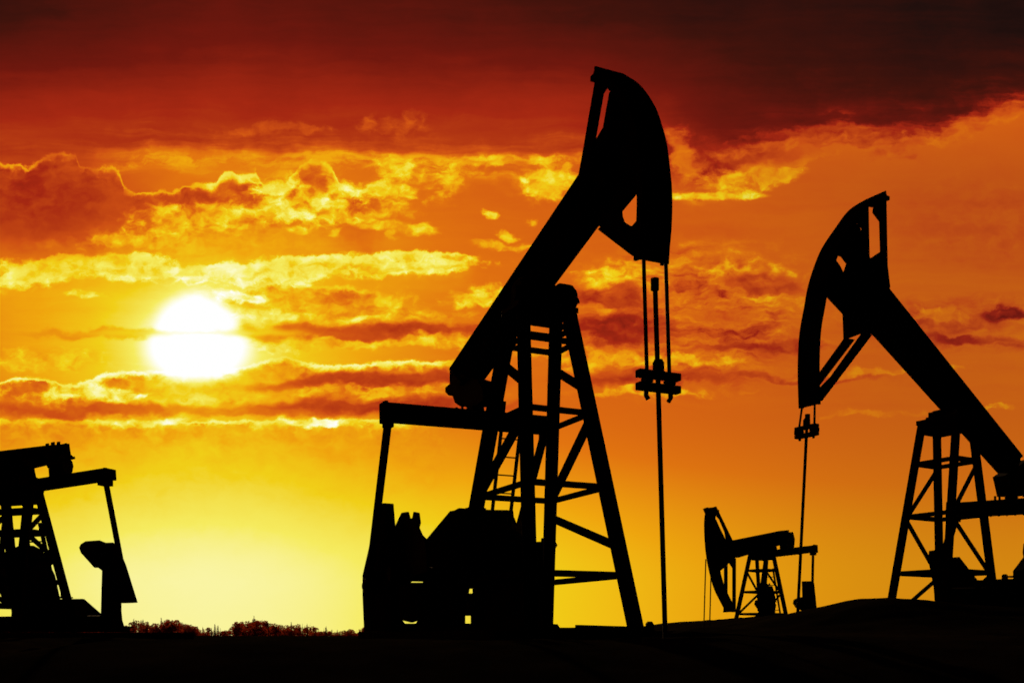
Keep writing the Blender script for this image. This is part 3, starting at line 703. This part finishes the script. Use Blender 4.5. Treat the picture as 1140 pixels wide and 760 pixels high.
# --- long bright belt above the sun
T = soft(T, 200, 268, 130, 26, .64, .8)
T = blob(T, 60, 302, 95, 15, .78, 1., -.08, a=.25, b=.66)
T = blob(T, 150, 297, 60, 14, .82, 1., a=.25, b=.66)
T = blob(T, 300, 303, 125, 11, .80, 1., -.04, a=.25, b=.66)
T = blob(T, 450, 296, 95, 10, .76, 1., a=.25, b=.66)
T = blob(T, 400, 298, 120, 3.5, .58, .6)
T = blob(T, 110, 300, 70, 4, .62, .5)
T = ridge(T, [(0, 308), (40, 291), (75, 281), (100, 286), (150, 284), (170, 286), (185, 301), (230, 296), (310, 290), (340, 285), (400, 287), (440, 281), (500, 282), (530, 286), (560, 292)], .86, 5, .76, 15, 0, 500, 10, .9, .8)
T = blob(T, 95, 331, 22, 6, .74, .9)
T = blob(T, 190, 262, 90, 10, .68, .9, -.12)
T = blob(T, 110, 262, 90, 10, .60, .8, -.2)
# --- dark orange body of the tall left cloud
T = soft(T, 40, 222, 140, 66, .31, 1.)
T = soft(T, 240, 226, 60, 26, .45, .9)
T = blob(T, 300, 222, 60, 18, .68, .95)
T = blob(T, 390, 234, 60, 14, .68, .95)
T = blob(T, 300, 240, 90, 12, .62, .9)
T = blob(T, 205, 240, 60, 11, .66, .85)
T = blob(T, 150, 262, 60, 9, .62, .8, -.15)
T = blob(T, 320, 228, 55, 19, .82, 1., a=.2, b=.7)
T = blob(T, 378, 231, 32, 13, .82, 1., a=.2, b=.7)
T = blob(T, 240, 226, 45, 12, .46, .8, rag=.6)
T = ridge(T, [(0, 181), (15, 184), (30, 189), (45, 179), (60, 172), (85, 173), (90, 190), (110, 191), (125, 186), (135, 196), (137, 210), (155, 218), (185, 213), (200, 213), (220, 206), (240, 204), (248, 193), (258, 192), (265, 198), (285, 195), (292, 206), (318, 205), (325, 195), (340, 183), (355, 179), (370, 188), (378, 206), (395, 213), (420, 208), (460, 215)], .64, 1.9, .34, 40, 0, 400, 13, .85, .85)
T = ridge(T, [(220, 207), (240, 204), (248, 193), (258, 192), (265, 198), (285, 195), (292, 206), (318, 205), (325, 195), (340, 183), (355, 179), (370, 188), (378, 206), (395, 213), (420, 208), (460, 215)], .80, 4.2, .46, 12, 235, 385, 9, .8, .5, 12)
T = blob(T, 350, 203, 17, 18, .44, .9, rag=.3)
T = mix(T, mad(puff, 1.0, .19) + (n5-.5)*.15, sm(mad(tf, 1.2, fall(PV, 335, 222, 78, 27)), .3, .7)*.75)
T = mix(T, mad(puff, .8, .25) + (n5-.5)*.15, sm(mad(tf, 1.2, fall(PV, 215, 243, 90, 20, -.12)), .35, .75)*.6)
T = blob(T, 352, 201, 15, 15, .43, .85, rag=.3)
T = blob(T, 300, 212, 30, 9, .78, .9)
T = blob(T, 425, 213, 42, 9, .74, .9)
T = blob(T, 180, 232, 20, 7, .66, .9)
for cx, cy, rx in ((328, 257, 14), (372, 259, 12), (430, 252, 34), (475, 256, 20), (560, 275, 34), (567, 262, 8), (545, 240, 7), (590, 245, 6), (440, 262, 8)):
    T = blob(T, cx, cy, rx, 6, .66, .9, rag=.6)
# --- upper cloud bank with its lit hem
bank = curve(X, [(0, 182), (60, 180), (110, 172), (160, 164), (330, 160), (400, 168), (500, 172), (620, 172), (680, 168), (740, 178), (770, 205), (800, 196), (830, 182), (860, 166), (900, 152), (940, 152), (980, 158), (1040, 148), (1100, 132), (1140, 120)])
bd = Y + (n1-.5)*40 + (n2-.5)*30 + (n3-.5)*14 + (fib-.5)*55 + (tex-.5)*46*sm(X, 650, 760) - bank
T = mix(T, .60, ex(0 - (bd-14)*(bd-14)*(1/210.))*sm(X, 100, 160)*sm(X, 950, 800)*(sm(tex, .38, .6)))
T = mix(T, .44, ex(0 - (bd-6)*(bd-6)*(1/260.))*sm(X, 740, 850)*sm(tex, .3, .6))
T = blob(T, 220, 165, 110, 9, .52, .9)
T = blob(T, 440, 186, 34, 15, .66, .95)
T = blob(T, 492, 206, 16, 26, .64, .9)
T = blob(T, 560, 178, 90, 7, .62, .8)
T = blob(T, 615, 200, 34, 22, .66, .95)
T = blob(T, 775, 185, 48, 34, .34, .9)
T = blob(T, 757, 178, 16, 34, .50, .8)
T = blob(T, 800, 203, 36, 15, .62, .95)
T = blob(T, 850, 168, 60, 7, .42, .8, -.25)
T = blob(T, 880, 182, 50, 6, .50, .7, -.2)
T = blob(T, 785, 218, 50, 5, .66, .9, warp=False)
T = blob(T, 860, 196, 30, 10, .58, .85)
t_bank = mix(.335, curve(X, [(0, 60), (250, 125), (480, 95), (640, 75), (850, 50), (1140, 15)])*(1/760.), sm(Y, 175, -10))
right = sm(X, 620, 900)
t_bank = mix(t_bank, curve(Y, [(0, 52), (60, 66), (120, 92), (170, 140), (220, 215)], 760., 760.)*(1/760.) - sm(X, 850, 1140)*.035, right)
t_bank = t_bank + (fib - .5)*.05 + (n1-.5)*.05 + right*ex(mth('MINIMUM', bd, 0.)*(1/20.))*.17*mad(tex, 1., .5)
T = mix(T, t_bank, sm(bd, 12, -22))
T = blob(T, 775, 186, 46, 26, .30, .8)
T = blob(T, 757, 172, 15, 32, .46, .9)
T = blob(T, 806, 203, 34, 14, .60, .95)
T = blob(T, 788, 218, 50, 4, .66, .9, warp=False)
T = blob(T, 850, 192, 34, 9, .55, .9)
T = blob(T, 840, 176, 70, 12, .34, .7, -.1)
T = blob(T, 960, 152, 80, 7, .30, .7, -.12)
T = blob(T, 890, 150, 80, 5, .31, .8, -.12)
T = blob(T, 880, 164, 80, 5, .41, .85, -.15)
T = blob(T, 1050, 148, 90, 8, .43, .8, -.22)
T = blob(T, 435, 141, 45, 12, .40, .8)
T = blob(T, 310, 143, 60, 6, .40, .6)
T = T + (fib - .5)*.05*sm(Y, 150, 260)*sm(Y, 480, 440) + (tex-.5)*.03*sm(Y, 470, 420)
# --- the sun behind thin cloud
e1 = fall(PV, 219, 373, 42, 42); e2 = fall(PV, 220, 386, 53, 35)
up = sm(e1, .18, .52) * sm(Y, 372, 364)
dn = sm(e2, .16, .52) * sm(Y, 369, 376)
core = mth('MAXIMUM', up, dn)
es = ((X-220)*(1/62))*((X-220)*(1/62)) + ((Y-385)*(1/58))*((Y-385)*(1/58))
T = T + ex(0 - es)*.30 + ex(es*-.35)*.06
T = T + sm(e1, .1, .6)*.16
T = mix(T, 1.02, core)
wob = (n3-.5)*7.
WB = vec(X, Y + wob)
T = mix(T, .93, fall(WB, 226, 370.5, 62, 2.6)*.8)
T = mix(T, .70, fall(WB, 300, 370, 42, 5)*.7)
T = mix(T, .70, fall(WB, 135, 371, 44, 4.5)*.6)
# ramp
RC = [(0, (14, 9, 9)), (.04, (34, 16, 13)), (.1, (64, 19, 12)), (.2, (112, 24, 14)), (.3, (165, 40, 18)), (.4, (205, 80, 20)), (.5, (226, 116, 16)), (.6, (240, 165, 14)), (.7, (241, 207, 24)), (.8, (246, 235, 95)), (.9, (252, 249, 190)), (1., (255, 255, 255))]
lin = lambda v: (v/255/12.92) if v/255 <= .04045 else ((v/255+.055)/1.055)**2.4
cr = N('ShaderNodeValToRGB'); els = cr.color_ramp.elements
els[0].position = 0; els[1].position = 1
for p, c in RC[1:-1]: els.new(p)
for e, (p, c) in zip(els, RC): e.position = p; e.color = (*[lin(v) for v in c], 1)
L(T.k, cr.inputs[0])
tm = sm(X, 620, 1080)*sm(Y, 90, 220)
tint = N('ShaderNodeMix'); tint.data_type = 'RGBA'; tint.blend_type = 'MULTIPLY'
put(tint.inputs['Factor'], tm); L(cr.outputs['Color'], tint.inputs['A']); tint.inputs['B'].default_value = (.80, .86, 1.15, 1)
front = sm(dy, .05, .6)
# the sky away from the sunset: a Nishita dusk, very dim
sk = N('ShaderNodeTexSky'); sk.sky_type = 'NISHITA'; sk.sun_disc = False; sk.sun_elevation = R(15.1); sk.sun_rotation = R(342.9)
dim = N('ShaderNodeVectorMath'); dim.operation = 'SCALE'; L(sk.outputs[0], dim.inputs[0]); dim.inputs['Scale'].default_value = .0001
mx = N('ShaderNodeMix'); mx.data_type = 'RGBA'; put(mx.inputs['Factor'], front)
L(dim.outputs[0], mx.inputs['A']); L(tint.outputs['Result'], mx.inputs['B'])
bg = N('ShaderNodeBackground'); bg.inputs['Strength'].default_value = .1
L(mx.outputs['Result'], bg.inputs['Color'])
out = N('ShaderNodeOutputWorld'); L(bg.outputs[0], out.inputs['Surface'])

# ------------------------------------------------------------------ sun, camera, view
sd = Vector(((220-570)/1140, 1, (706-385)/1140)).normalized()
sun = bpy.data.lights.new('sun', 'SUN'); sun.energy = .22; sun.angle = R(.5); sun.color = (1, .62, .3)
so = bpy.data.objects.new('sun', sun); C.objects.link(so); so.rotation_euler = (-sd).to_track_quat('-Z', 'Y').to_euler()
cam = bpy.data.cameras.new('camera'); cam.sensor_width = 36; cam.lens = 36; cam.shift_y = (706-380)/1140; cam.clip_start = .05; cam.clip_end = 20000
co = bpy.data.objects.new('camera', cam); C.objects.link(co); co.location = (0, 0, EYE); co.rotation_euler = (R(90), 0, 0)
scene.camera = co
vs = scene.view_settings
vs.view_transform = 'Standard'; vs.look = 'None'; vs.gamma = 1; vs.use_curve_mapping = False; vs.exposure = math.log2(10)
scene.cycles.max_bounces = 1; scene.cycles.diffuse_bounces = 1; scene.cycles.use_denoising = True
scene.cycles.use_adaptive_sampling = True; scene.cycles.adaptive_threshold = .012; scene.cycles.adaptive_min_samples = 10
scene.cycles.filter_width = 1.7
w.cycles.sampling_method = 'MANUAL'; w.cycles.sample_map_resolution = 512
